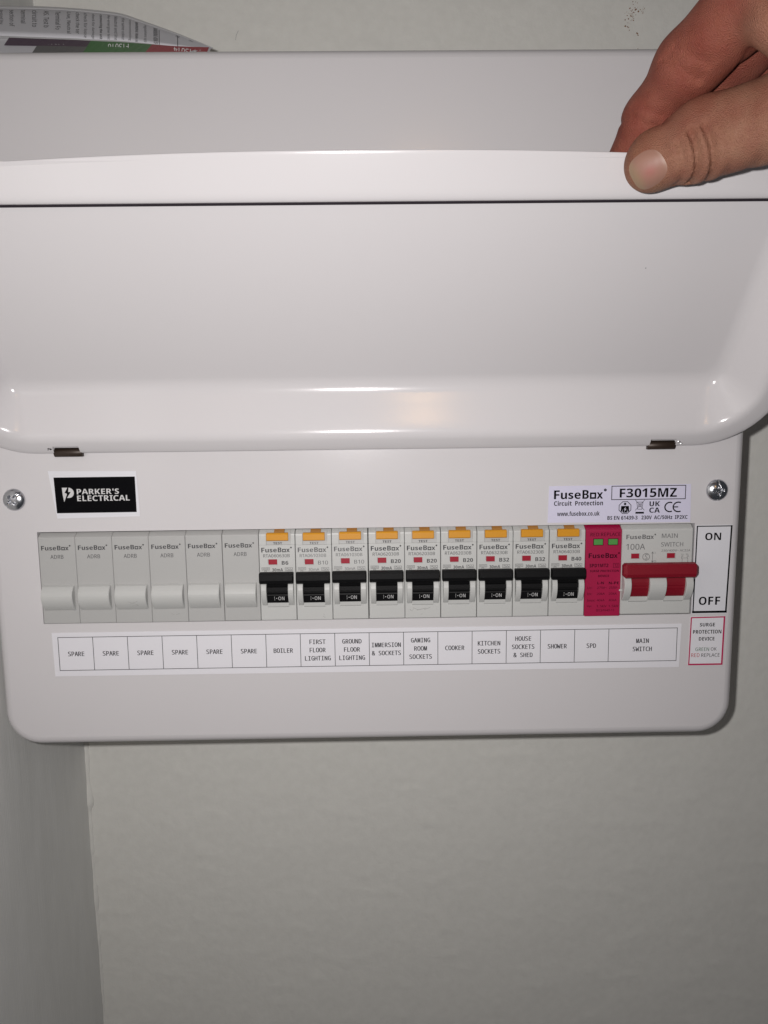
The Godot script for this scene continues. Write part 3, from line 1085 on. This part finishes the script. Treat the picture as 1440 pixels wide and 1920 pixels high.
func surge_device():
	var t := thing("surge_protector", "magenta surge protection device with two green windows", "surge protector", Vector3(6.5 * PITCH + 0.1, 0, 0))
	var st := new_st()
	extrude_x(st, [Vector2(-22.9, -26), Vector2(-22.9, 1.6), Vector2(-22.6, 2.0), Vector2(20.0, 2.0), Vector2(20.6, 1.8), Vector2(22.5, -1.4), Vector2(22.5, -26)], -8.83, 8.83, 0.3)
	commit("case", st, "magenta_plastic", t)
	for x in [[-5.3, -0.3], [1.9, 7.0]]:
		st = new_st()
		cbox(st, Vector3(x[0], 12.9, 1.6), Vector3(x[1], 16.3, 2.12), 0.08)
		var w := commit("status_window", st, "ink_maroon", t)
		st = new_st()
		cbox(st, Vector3(x[0] + 0.3, 13.2, 1.9), Vector3(x[1] - 0.3, 16.0, 2.2), 0.06)
		commit("green_flag", st, "green_window", w)
	st = new_st()
	var z := 2.06
	put_text(st, "RED:REPLACE", -6.7, 8.0, 17.5, 19.2, z)
	put_logo(st, -7.4, 6.9, 6.6, 9.0, z, "bold")
	put_text(st, "SPD1MT2", -6.8, 2.5, 2.0, 3.7, z, "bold")
	put_line(st, rect(5.0, 7.7, 1.7, 3.8), 0.16, z, true)
	put_text(st, "T2", 5.5, 7.2, 2.1, 3.4, z)
	put_text(st, "SURGE PROTECTION", -6.5, 7.8, -0.45, 0.6, z, "bold")
	put_text(st, "DEVICE", -2.4, 3.0, -3.0, -1.9, z, "bold")
	put_text(st, "L-N", -2.7, 0.5, -6.6, -5.3, z, "bold")
	put_text(st, "N-PE", 3.0, 8.0, -6.7, -5.4, z, "bold")
	var rows := [["Uc:", "275V~", "255V~", -9.0], ["In:", "20kA", "20kA", -12.0], ["Imax:", "40kA", "40kA", -15.3], ["Up:", "1.5kV", "1.5kV", -18.3]]
	for r in rows:
		put_text(st, r[0], -7.6, -7.6 + r[0].length() * 0.8, r[3], r[3] + 1.15, z)
		put_text(st, r[1], -2.8, -2.8 + r[1].length() * 0.98, r[3], r[3] + 1.2, z)
		put_text(st, r[2], 3.1, 3.1 + r[2].length() * 0.98, r[3], r[3] + 1.2, z)
	put_text(st, "IEC61643-11", -3.0, 5.9, -20.4, -19.3, z)
	commit("lettering", st, "ink_maroon", t)


func main_switch():
	var t := thing("main_switch", "double-width grey main switch with a wide red lever", "switch", Vector3(8 * PITCH + 0.1, 0, 0))
	var st := new_st()
	extrude_x(st, [Vector2(-22.4, -26), Vector2(-22.4, 0.9), Vector2(-21.9, 1.5), Vector2(19.8, 1.5), Vector2(20.6, 1.3), Vector2(22.5, -1.5), Vector2(22.5, -26)], -17.6, 17.55, 0.5)
	for x in [[-17.2, -13.7], [-4.6, 3.6], [13.3, 16.8]]:
		extrude_x(st, bulge(-0.5, -15.0, 6.4), x[0], x[1], 0.2)
	for x in [[-13.7, -4.6], [3.6, 13.3]]:
		extrude_x(st, [Vector2(-13.0, 1.0), Vector2(-13.0, 2.4), Vector2(-15.3, 2.2), Vector2(-16.0, 1.4)], x[0], x[1], 0.0)
	cbox(st, Vector3(-18.6, -10.2, 0.6), Vector3(-17.0, -9.3, 2.2), 0.2)
	commit("case", st, "grey_plastic", t)
	st = new_st()
	for x in [[-13.7, -4.6], [3.6, 13.3]]:
		extrude_x(st, [Vector2(0.5, 0.8), Vector2(0.5, 4.2), Vector2(-5.4, 4.6), Vector2(-7.0, 4.5), Vector2(-7.2, 4.2), Vector2(-7.5, 4.5), Vector2(-8.5, 4.4), Vector2(-8.7, 4.0), Vector2(-9.0, 4.3), Vector2(-11.0, 3.6), Vector2(-12.4, 2.9), Vector2(-13.2, 2.2), Vector2(-13.2, 0.8)], x[0], x[1], 0.0)
	# the wide bar with its hipped ends
	var prof := [Vector2(4.2, 3.0), Vector2(4.6, 5.6), Vector2(4.1, 7.4), Vector2(2.6, 8.3), Vector2(-0.6, 8.4), Vector2(-2.2, 7.8), Vector2(-3.0, 6.2), Vector2(-2.9, 4.0), Vector2(-2.2, 3.0)]
	extrude_x(st, prof, -18.1, 18.4, 1.4)
	var l := commit("lever", st, "red_plastic", t)
	for x in [[-12.9, -9.0], [4.8, 8.7]]:
		st = new_st()
		cbox(st, Vector3(x[0] - 0.25, 5.65, 1.2), Vector3(x[1] + 0.45, 8.65, 1.55), 0.04)
		var w := commit("indicator_window", st, "recess_plastic", t)
		st = new_st()
		cbox(st, Vector3(x[0], 6.0, 1.3), Vector3(x[1], 8.45, 1.64), 0.06)
		commit("red_flag", st, "red_window", w)
	st = new_st()
	var z := 1.56
	put_logo(st, -15.6, -2.0, 15.7, 17.9, z, "bold")
	put_text(st, "100A", -15.5, -6.2, 10.4, 13.3, z)
	put_text(st, "MAIN", 1.9, 9.7, 16.1, 18.2, z)
	put_text(st, "SWITCH", 1.7, 12.6, 11.8, 13.9, z)
	put_text(st, "230/400V~ AC22A", 2.0, 16.3, 9.2, 10.3, z)
	put_line(st, arc(Vector2(-5.5, 6.75), 1.7, 1.7, 0, 360, 18), 0.22, z)
	put_line(st, arc(Vector2(-5.3, 7.4), 0.65, 0.5, 30, 200, 6) + arc(Vector2(-5.6, 6.1), 0.65, 0.5, 20, -150, 6), 0.22, z + 0.01)
	put_line(st, [Vector2(-2.35, 4.2), Vector2(-2.35, 9.0)], 0.2, z)
	put_line(st, [Vector2(-2.8, 8.4), Vector2(-2.35, 9.2), Vector2(-1.9, 8.4)], 0.2, z + 0.01)
	put_line(st, [Vector2(-2.8, 4.8), Vector2(-2.35, 4.0), Vector2(-1.9, 4.8)], 0.2, z + 0.01)
	put_text(st, "I", -1.3, -0.95, 8.3, 9.1, z)
	put_text(st, "O", -1.6, -0.5, 4.0, 5.0, z)
	for x in [12.4, 15.2]:
		put_line(st, [Vector2(x, 3.5), Vector2(x, 5.3), Vector2(x - 0.5, 6.4)], 0.16, z)
		put_line(st, arc(Vector2(x, 6.8), 0.3, 0.3, 0, 360, 8), 0.12, z + 0.01)
	put_line(st, [Vector2(12.0, 5.9), Vector2(15.2, 5.9)], 0.12, z + 0.02)
	put_text(st, "1L  3L", 11.8, 15.6, 7.4, 8.1, z)
	put_text(st, "2T  4T", 11.8, 15.6, 3.0, 3.4, z)
	commit("lettering", st, "ink_pale", t)


# ------------------------------------------------------------------ the folded leaflet on top of the unit
func along(curve: Array, s: float) -> Vector3:
	var x := clampf(s, 0, 1) * (curve.size() - 1)
	var i := mini(int(x), curve.size() - 2)
	var k := x - i
	var p0: Vector3 = curve[maxi(i - 1, 0)]
	var p3: Vector3 = curve[mini(i + 2, curve.size() - 1)]
	return curve[i].cubic_interpolate(curve[i + 1], p0, p3, k)


func leaflet():
	var t := thing("leaflet", "folded printed instruction leaflet lying on top of the unit", "leaflet", Vector3(0, 241, 0))
	var b := Vector3(0, -241, 0)
	# a sheet bent over on itself at its right end; from the camera one looks up at its undersides
	var low := [Vector3(-205, 256.6, -19.5), Vector3(-184.4, 255.9, -20), Vector3(-169.5, 255.3, -20), Vector3(-152.9, 254.6, -20), Vector3(-136.4, 254.0, -20), Vector3(-124.9, 253.6, -20.5), Vector3(-113.8, 253.3, -21), Vector3(-103.5, 253.0, -22), Vector3(-88.4, 253.1, -25), Vector3(-72.3, 254.6, -30)]
	var high := [Vector3(-219, 285.5, -53), Vector3(-200, 285, -52), Vector3(-182.5, 284.3, -52), Vector3(-163.8, 283, -50), Vector3(-146.2, 282.1, -50), Vector3(-133.7, 281, -50), Vector3(-121.1, 278.5, -48), Vector3(-109, 273.2, -44), Vector3(-90.9, 264.5, -37), Vector3(-72.1, 255, -30.4)]
	var leaf := func(s: float, k: float, off: float) -> Vector3:
		var p := along(low, s).lerp(along(high, s), k)
		return p + Vector3(0, -0.45, 0.9) * off + b
	var add_leaf := func(called: String, material: String, k0: float, k1: float, off: float, thick: float):
		var st := new_st()
		st.set_smooth_group(0)
		var n := 40
		for i in n:
			var s0 := float(i) / n
			var s1 := float(i + 1) / n
			for j in 4:
				var a := lerpf(k0, k1, j / 4.0)
				var c := lerpf(k0, k1, (j + 1) / 4.0)
				quad_o(st, leaf.call(s0, a, off), leaf.call(s1, a, off), leaf.call(s1, c, off), leaf.call(s0, c, off), Vector3(0, -0.4, 1))
				quad_o(st, leaf.call(s0, a, off - thick), leaf.call(s1, a, off - thick), leaf.call(s1, c, off - thick), leaf.call(s0, c, off - thick), Vector3(0, 0.4, -1))
			quad_o(st, leaf.call(s0, k0, off), leaf.call(s1, k0, off), leaf.call(s1, k0, off - thick), leaf.call(s0, k0, off - thick), Vector3(0, -1, 0))
			quad_o(st, leaf.call(s0, k1, off), leaf.call(s1, k1, off), leaf.call(s1, k1, off - thick), leaf.call(s0, k1, off - thick), Vector3(0, 1, 0))
		return commit(called, st, material, t)
	add_leaf.call("page", "leaflet_edge", -0.02, 1.035, -1.8, 0.25)
	add_leaf.call("page", "leaflet_edge", 0.955, 1.0, 0.1, 0.2)
	var pg: MeshInstance3D = add_leaf.call("page", "leaflet_paper", 0.0, 0.97, 0.0, 0.2)
	add_leaf.call("page", "leaflet_edge", -0.03, 0.0, 1.8, 0.2)
	add_leaf.call("page", "leaflet_edge", 0.0, 0.08, 0.5, 0.2)
	# its print: short columns turned a quarter, fading into illegible rows
	var st := new_st()
	var words := ["tested by", "section of", "terminal", "circuit to", "AS. Test b", "Terminal Fo", "Live, Neutral", "check the ter", "check for loose", "check for damage", "connecting the unit", "Re-energise test", "Neutral and line", "the same colour", "interconnecting", "WARNING: Make su", "regulations app", "WARNING: RISK OF", "", "Ref", "Way"]
	for i in words.size():
		if words[i] == "":
			continue
		var s := lerpf(0.225, 0.93, i / 20.0)
		var len_k: float = minf(0.8, words[i].length() * 0.052)
		var sc := i
		var ww := 0.0082 if i < 15 else 0.007
		put_text(st, words[i], 0.0, 1.0, 0.0, 1.0, 0.0, "bold" if i in [10, 15, 17] else "", func(p: Vector3) -> Vector3:
			return leaf.call(s + (p.y - 0.5) * ww * 2.0, 0.9 - p.x * len_k, 0.25))
	for s in [0.835, 0.893]:
		for k in 6:
			quad_o(st, leaf.call(s, k / 7.0, 0.24), leaf.call(s + 0.002, k / 7.0, 0.24), leaf.call(s + 0.002, (k + 1) / 7.0, 0.24), leaf.call(s, (k + 1) / 7.0, 0.24), Vector3(0, 0, 1))
	commit("lettering", st, "ink_grey", pg)
	# lower leaf: coloured fields
	var base := func(x: float) -> Vector3: return Vector3(x, 242.2, -6.0 - maxf(0.0, x + 100.0) * 0.3)
	var field := func(x0: float, x1: float, k0: float, k1: float, off: float) -> SurfaceTool:
		var q := new_st()
		for i in 8:
			var a := lerpf(x0, x1, i / 8.0)
			var c := lerpf(x0, x1, (i + 1) / 8.0)
			var top := func(x: float) -> Vector3:
				var s := clampf((x + 205.0) / 132.7, 0.0, 1.0)
				# find the place on the lower curve with this x
				for e in 6:
					s += (x - along(low, s).x) / 150.0
				return along(low, clampf(s, 0, 1)) + Vector3(0, 0.2, 0.8)
			var v := []
			for e in [[a, k0], [c, k0], [c, k1], [a, k1]]:
				v.append(base.call(e[0]).lerp(top.call(e[0]), e[1]) + b + Vector3(0, 0, off))
			quad_o(q, v[0], v[1], v[2], v[3], Vector3(0, -0.3, 1))
			for e in 4:
				v.append(v[e] - Vector3(0, 0, 0.2))
			quad_o(q, v[4], v[5], v[6], v[7], Vector3(0, 0.3, -1))
			quad_o(q, v[0], v[1], v[5], v[4], Vector3(0, -1, 0))
			quad_o(q, v[3], v[2], v[6], v[7], Vector3(0, 1, 0))
		return q
	var lower := commit("cover_page", field.call(-205.0, -72.5, 0.0, 1.0, -0.3), "leaflet_paper", t)
	commit("purple_field", field.call(-165.0, -127.0, 0.55, 1.0, 0.0), "leaf_purple", lower)
	commit("grey_field", field.call(-150.0, -127.0, 0.0, 0.55, 0.0), "leaf_grey", lower)
	commit("green_field", field.call(-127.0, -99.0, 0.0, 1.0, 0.0), "leaf_green", lower)
	commit("red_field", field.call(-99.0, -73.5, 0.0, 1.0, 0.0), "leaf_red", lower)
	st = new_st()
	for e in [["F13014", -88.0, -78.5], ["F13016", -117.5, -108.0], ["F13024", -148.0, -138.0]]:
		var x0: float = e[1]
		var x1: float = e[2]
		put_text(st, e[0], x0, x1, 0.0, 1.0, 0.0, "", func(p: Vector3) -> Vector3:
			var x := x0 + x1 - p.x
			return base.call(x) + Vector3(0, 8.2 - p.y * 2.8, 0) + Vector3(0, 0, -8.2 + 0.0) + b + Vector3(0, 0, 1.0) * (1.0 - p.y) * -0.5)
	commit("lettering", st, "ink_white", lower)


# ------------------------------------------------------------------ the hand
var bones := []
var creases := []


func capsule(p: Vector3, e: Array) -> float:
	var a: Vector3 = e[0]
	var ab: Vector3 = e[5]
	var pa := p - a
	var h := clampf(pa.dot(ab) * e[6], 0.0, 1.0)
	return (pa - ab * h).length() - lerpf(e[2], e[3], h)


func smin(a: float, b: float, k: float) -> float:
	var h := maxf(k - absf(a - b), 0.0) / k
	return minf(a, b) - h * h * k * 0.25


func field_at(p: Vector3, near: Array) -> float:
	var g := [1e6, 1e6, 1e6, 1e6, 1e6, 1e6]
	for e in near:
		var i: int = e[4]
		var d := capsule(p, e)
		g[i] = d if g[i] > 1e5 else smin(g[i], d, 5.0)
	var d: float = g[1]
	for i in [2, 3, 4]:
		d = smin(d, g[i], 1.2)
	d = smin(d, g[0], 0.8)
	d = smin(d, g[5], 8.0)
	for c in creases:
		if p.z < c[3] or absf(p.x - c[4]) > c[5] or absf(p.y - c[6]) > c[7]:
			continue
		var q := Vector2(p.x, p.y)
		var dist := INF
		var pts: PackedVector2Array = c[0]
		for i in pts.size() - 1:
			dist = minf(dist, q.distance_to(Geometry2D.get_closest_point_to_segment(q, pts[i], pts[i + 1])))
		d += c[1] * exp(-pow(dist / c[2], 2))
	return d


func bone(a: Vector3, b: Vector3, ra: float, rb: float, group: int, c: Color):
	bones.append([a, b, ra, rb, group, b - a, 1.0 / maxf((b - a).length_squared(), 0.001), c])


func crease(pts: Array, depth: float, width: float, zmin: float):
	var q := PackedVector2Array()
	var lo := Vector2(INF, INF)
	var hi := -lo
	for p in pts:
		q.append(Vector2(p[0], p[1]))
		lo = lo.min(q[-1])
		hi = hi.max(q[-1])
	var m := (lo + hi) / 2.0
	var h := (hi - lo) / 2.0 + Vector2.ONE * width * 3.0
	creases.append([q, depth, width, zmin, m.x, h.x, m.y, h.y])


func hand():
	var t := thing("person", "bare right hand pinching the lid's free edge, thumb in front", "person", Vector3(103, 165, 87))
	var tan_ := Color(0.275, 0.125, 0.08)
	var red := Color(0.245, 0.07, 0.046)
	var tip := Color(0.3, 0.155, 0.085)
	# thumb: two capsules side by side make it wider than deep
	bone(Vector3(104.8, 167.2, 79.5), Vector3(107.2, 170.4, 79.5), 8.0, 8.0, 0, tip)
	bone(Vector3(106.4, 167.4, 80), Vector3(118.5, 169.6, 90), 8.4, 10.2, 0, tan_)
	bone(Vector3(107.2, 170.6, 80), Vector3(120, 175.4, 90), 8.2, 10.4, 0, red)
	bone(Vector3(118.5, 169.6, 90), Vector3(142, 173.0, 108), 10.2, 12.0, 0, tan_)
	bone(Vector3(120, 175.4, 90), Vector3(143, 177.5, 108), 10.4, 12.0, 0, tan_)
	bone(Vector3(142, 175.0, 111), Vector3(172, 196.0, 138), 13.5, 19.0, 0, tan_)
	# index
	bone(Vector3(101.5, 170.5, 57.5), Vector3(106.8, 186.0, 72), 7.6, 8.6, 1, red)
	bone(Vector3(106.8, 186.0, 72), Vector3(113.5, 197.5, 90), 8.8, 10.4, 1, red)
	bone(Vector3(113.5, 197.5, 90), Vector3(128.0, 212.0, 124), 10.5, 13.0, 1, red)
	bone(Vector3(114.0, 196.0, 92), Vector3(126.0, 206.0, 116), 9.0, 10.0, 1, red)
	# middle, ring and little finger behind it
	bone(Vector3(119.0, 172.0, 56), Vector3(124.0, 190.5, 68), 7.8, 8.8, 2, red)
	bone(Vector3(124.0, 190.5, 68), Vector3(133.0, 204.0, 86), 9.0, 10.4, 2, red)
	bone(Vector3(133.0, 204.0, 86), Vector3(148.0, 219.0, 122), 10.5, 12.5, 2, red)
	bone(Vector3(139.0, 174.0, 56), Vector3(143.0, 191.0, 66), 7.6, 8.4, 3, red)
	bone(Vector3(143.0, 191.0, 66), Vector3(152.0, 205.0, 82), 8.6, 9.8, 3, red)
	bone(Vector3(152.0, 205.0, 82), Vector3(168.0, 221.0, 118), 9.8, 12.0, 3, red)
	bone(Vector3(158.0, 176.0, 58), Vector3(162.0, 190.0, 66), 6.8, 7.4, 4, red)
	bone(Vector3(162.0, 190.0, 66), Vector3(170.0, 202.0, 82), 7.6, 8.6, 4, red)
	bone(Vector3(170.0, 202.0, 82), Vector3(184.0, 215.0, 114), 8.8, 11.0, 4, red)
	# web between thumb and index, palm, wrist, forearm
	bone(Vector3(126.5, 195.5, 125), Vector3(160.0, 198.0, 138), 8.0, 15.0, 5, tan_)
	bone(Vector3(129.5, 194.0, 124), Vector3(146.0, 182.0, 114), 7.0, 10.0, 5, tan_)
	bone(Vector3(134.0, 212.0, 128), Vector3(178.0, 222.0, 168), 13.0, 17.0, 5, tan_)
	bone(Vector3(150.0, 217.0, 126), Vector3(184.0, 224.0, 168), 13.0, 17.0, 5, tan_)
	bone(Vector3(168.0, 218.0, 122), Vector3(190.0, 220.0, 168), 12.5, 16.0, 5, tan_)
	bone(Vector3(184.0, 213.0, 118), Vector3(195.0, 214.0, 168), 11.5, 15.0, 5, tan_)
	bone(Vector3(172.0, 196.0, 138), Vector3(186.0, 208.0, 170), 18.0, 18.0, 5, tan_)
	bone(Vector3(184.0, 217.0, 172), Vector3(210.0, 215.0, 215), 21.0, 22.0, 5, tan_)
	bone(Vector3(194.0, 213.0, 172), Vector3(220.0, 211.0, 215), 18.0, 20.0, 5, tan_)
	bone(Vector3(215.0, 213.0, 215), Vector3(260.0, 200.0, 290), 25.0, 33.0, 5, tan_)
	# wrinkles
	crease([[111.8, 172.5], [114.2, 166.0], [117.0, 158.0]], 2.2, 1.0, 86)
	crease([[115.2, 173.5], [118.4, 166.0], [121.8, 158.0]], 1.9, 1.0, 86)
	crease([[109.0, 170.0], [110.6, 164.5], [113.4, 158.5]], 0.9, 0.9, 82)
	crease([[120.5, 174.5], [122.5, 167.0], [126.0, 159.0]], 0.5, 1.2, 86)
	crease([[103.5, 197.0], [108.4, 191.2], [113.5, 188.6]], 1.1, 1.0, 76)
	crease([[97.5, 185.8], [102.4, 181.6], [107.0, 180.0]], 1.0, 1.0, 62)
	crease([[119.0, 203.5], [122.5, 196.0], [126.5, 191.0]], 0.9, 1.2, 95)
	crease([[104.8, 198.5], [110.0, 193.5], [114.5, 191.2]], 0.7, 0.8, 78)
	crease([[99.5, 188.0], [104.0, 184.0], [107.5, 182.8]], 0.6, 0.8, 64)
	crease([[129.0, 174.5], [130.5, 168.5], [132.5, 161.0]], 0.5, 1.3, 92)
	var all_bones := bones
	var thumb := all_bones.filter(func(e): return e[4] == 0)
	var rest := all_bones.filter(func(e): return e[4] != 0)
	bones = rest
	var m := ArrayMesh.new()
	nets(m, 1.0, Vector3(84, 148, 44), Vector3(205, 246, 232))
	bones = thumb
	nets(m, 0.9, Vector3(84, 148, 60), Vector3(200, 225, 165))
	var o := MeshInstance3D.new()
	o.name = "hand"
	o.mesh = m
	o.material_override = M.skin
	o.position = -Vector3(103, 165, 87) * MM
	t.add_child(o)
	# thumbnail, laid on the thumb's surface
	var axis := Vector3(-0.80, -0.50, -0.33).normalized()      # towards the tip
	var face := Vector3(-0.3, -0.26, 0.92)
	face = (face - axis * face.dot(axis)).normalized()
	var side := face.cross(axis).normalized()
	var cen := Vector3(101.6, 163.6, 88.0)
	var st := new_st()
	st.set_smooth_group(0)
	var nr := 9
	var na := 40
	var rows := []
	for i in nr + 1:
		var rr := float(i) / nr
		var row := []
		for k in na:
			var a := TAU * k / na
			var ca := cos(a)
			var sa := sin(a)
			var u := signf(ca) * pow(absf(ca), 0.75 if ca > 0 else 0.9) * rr
			var v := signf(sa) * pow(absf(sa), 0.7) * rr
			var q := cen + axis * (u * 5.7) + side * (v * 6.1) + face * 14.0
			for e in 40:
				var d := field_at(q, bones)
				if d < 0.02:
					break
				q -= face * maxf(d * 0.9, 0.01)
			row.append([q + face * (0.5 * (1.0 - pow(rr, 5.0)) + 0.03), u, v])
		rows.append(row)
	for i in nr:
		for k in na:
			var k1 := (k + 1) % na
			for e in [[i, k], [i + 1, k], [i + 1, k1], [i, k], [i + 1, k1], [i, k1]]:
				var pt: Array = rows[e[0]][e[1]]
				var u: float = pt[1]
				var v: float = pt[2]
				var c := Color(0.31, 0.165, 0.125).lerp(Color(0.29, 0.19, 0.115), smoothstep(0.3, 0.85, u))
				c = c.lerp(Color(0.37, 0.13, 0.115), 0.6 * exp(-pow((u + 0.05) / 0.35, 2) - pow((v - 0.15) / 0.3, 2)))
				c = c.lerp(Color(0.4, 0.27, 0.21), 0.6 * smoothstep(-0.75, -0.98, u))
				st.set_color(c)
				st.add_vertex(pt[0] * MM)
	var nail := commit("thumbnail", st, "nail", t)
	nail.position = o.position


func nets(m: ArrayMesh, cell: float, lo: Vector3, hi: Vector3):
	# surface nets over the field, in blocks of 6 cells; only the blocks that the surface may cross are sampled
	var B := 6
	var nb := Vector3i(((hi - lo) / (cell * B)).ceil())
	var n := nb * B + Vector3i.ONE
	var val := PackedFloat32Array()
	val.resize(n.x * n.y * n.z)
	val.fill(1e9)
	var sx := 1
	var sy := n.x
	var sz := n.x * n.y
	var active := []
	var reach := cell * B * 0.87 + 3.5
	for bz in nb.z:
		for by in nb.y:
			for bx in nb.x:
				var c := lo + (Vector3(bx, by, bz) + Vector3.ONE * 0.5) * cell * B
				var near := []
				var best := 1e9
				for e in bones:
					var d := capsule(c, e)
					best = minf(best, d)
					if d < reach + 9.0:
						near.append(e)
				if best > reach or best < -reach - 8.0:
					continue
				active.append(Vector3i(bx, by, bz))
				for k in B + 1:
					for j in B + 1:
						for i in B + 1:
							var ix := bx * B + i
							var iy := by * B + j
							var iz := bz * B + k
							var id := ix + iy * sy + iz * sz
							if val[id] > 1e8:
								val[id] = field_at(lo + Vector3(ix, iy, iz) * cell, near)
	var vid := {}
	var vs := PackedVector3Array()
	var corner := [0, sx, sy, sx + sy, sz, sx + sz, sy + sz, sx + sy + sz]
	var cp := [Vector3(0, 0, 0), Vector3(1, 0, 0), Vector3(0, 1, 0), Vector3(1, 1, 0), Vector3(0, 0, 1), Vector3(1, 0, 1), Vector3(0, 1, 1), Vector3(1, 1, 1)]
	var edges := [[0, 1], [2, 3], [4, 5], [6, 7], [0, 2], [1, 3], [4, 6], [5, 7], [0, 4], [1, 5], [2, 6], [3, 7]]
	for b in active:
		for k in B:
			for j in B:
				for i in B:
					var id: int = (b.x * B + i) + (b.y * B + j) * sy + (b.z * B + k) * sz
					var s0 := val[id] < 0.0
					var mixed := false
					for c in 8:
						if (val[id + corner[c]] < 0.0) != s0:
							mixed = true
							break
					if not mixed:
						continue
					var sum := Vector3.ZERO
					var count := 0
					for e in edges:
						var va := val[id + corner[e[0]]]
						var vb := val[id + corner[e[1]]]
						if (va < 0.0) != (vb < 0.0):
							sum += cp[e[0]].lerp(cp[e[1]], va / (va - vb))
							count += 1
					vid[id] = vs.size()
					vs.append(lo + (Vector3(b.x * B + i, b.y * B + j, b.z * B + k) + sum / count) * cell)
	var ids := PackedInt32Array()
	var ax := [[sx, sy, sz], [sy, sz, sx], [sz, sx, sy]]
	for id in vid:
		for a in ax:
			var va := val[id]
			var vb := val[id + a[0]] if id + a[0] < val.size() else va
			if (va < 0.0) == (vb < 0.0):
				continue
			var q := [id - a[1] - a[2], id - a[2], id, id - a[1]]
			if not (vid.has(q[0]) and vid.has(q[1]) and vid.has(q[3])):
				continue
			var v := [vid[q[0]], vid[q[1]], vid[q[2]], vid[q[3]]]
			if va < 0.0:
				v = [v[0], v[3], v[2], v[1]]
			for e in [0, 1, 2, 0, 2, 3]:
				ids.append(v[e])
	var ns := PackedVector3Array()
	ns.resize(vs.size())
	for k in range(0, ids.size(), 3):
		var a := vs[ids[k]]
		var nn := (a - vs[ids[k + 2]]).cross(a - vs[ids[k + 1]])
		for e in 3:
			ns[ids[k + e]] += nn
	var cs := PackedColorArray()
	var blotch := FastNoiseLite.new()
	blotch.seed = 3
	blotch.frequency = 0.09
	blotch.fractal_octaves = 3
	for i in vs.size():
		var p := vs[i]
		ns[i] = ns[i].normalized()
		var c := Color(0, 0, 0)
		var w := 0.0
		for e in bones:
			var k := exp(-maxf(capsule(p, e), -4.0) / 2.2)
			w += k
			c += e[7] * k
		c = c * (1.0 / w)
		var f := blotch.get_noise_3dv(p)
		c = Color(c.r * (1.0 + f * 0.16), c.g * (1.0 + f * 0.34), c.b * (1.0 + f * 0.34))
		cs.append(c)
		vs[i] = p * MM
	var ar := []
	ar.resize(Mesh.ARRAY_MAX)
	ar[Mesh.ARRAY_VERTEX] = vs
	ar[Mesh.ARRAY_NORMAL] = ns
	ar[Mesh.ARRAY_COLOR] = cs
	ar[Mesh.ARRAY_INDEX] = ids
	m.add_surface_from_arrays(Mesh.PRIMITIVE_TRIANGLES, ar)
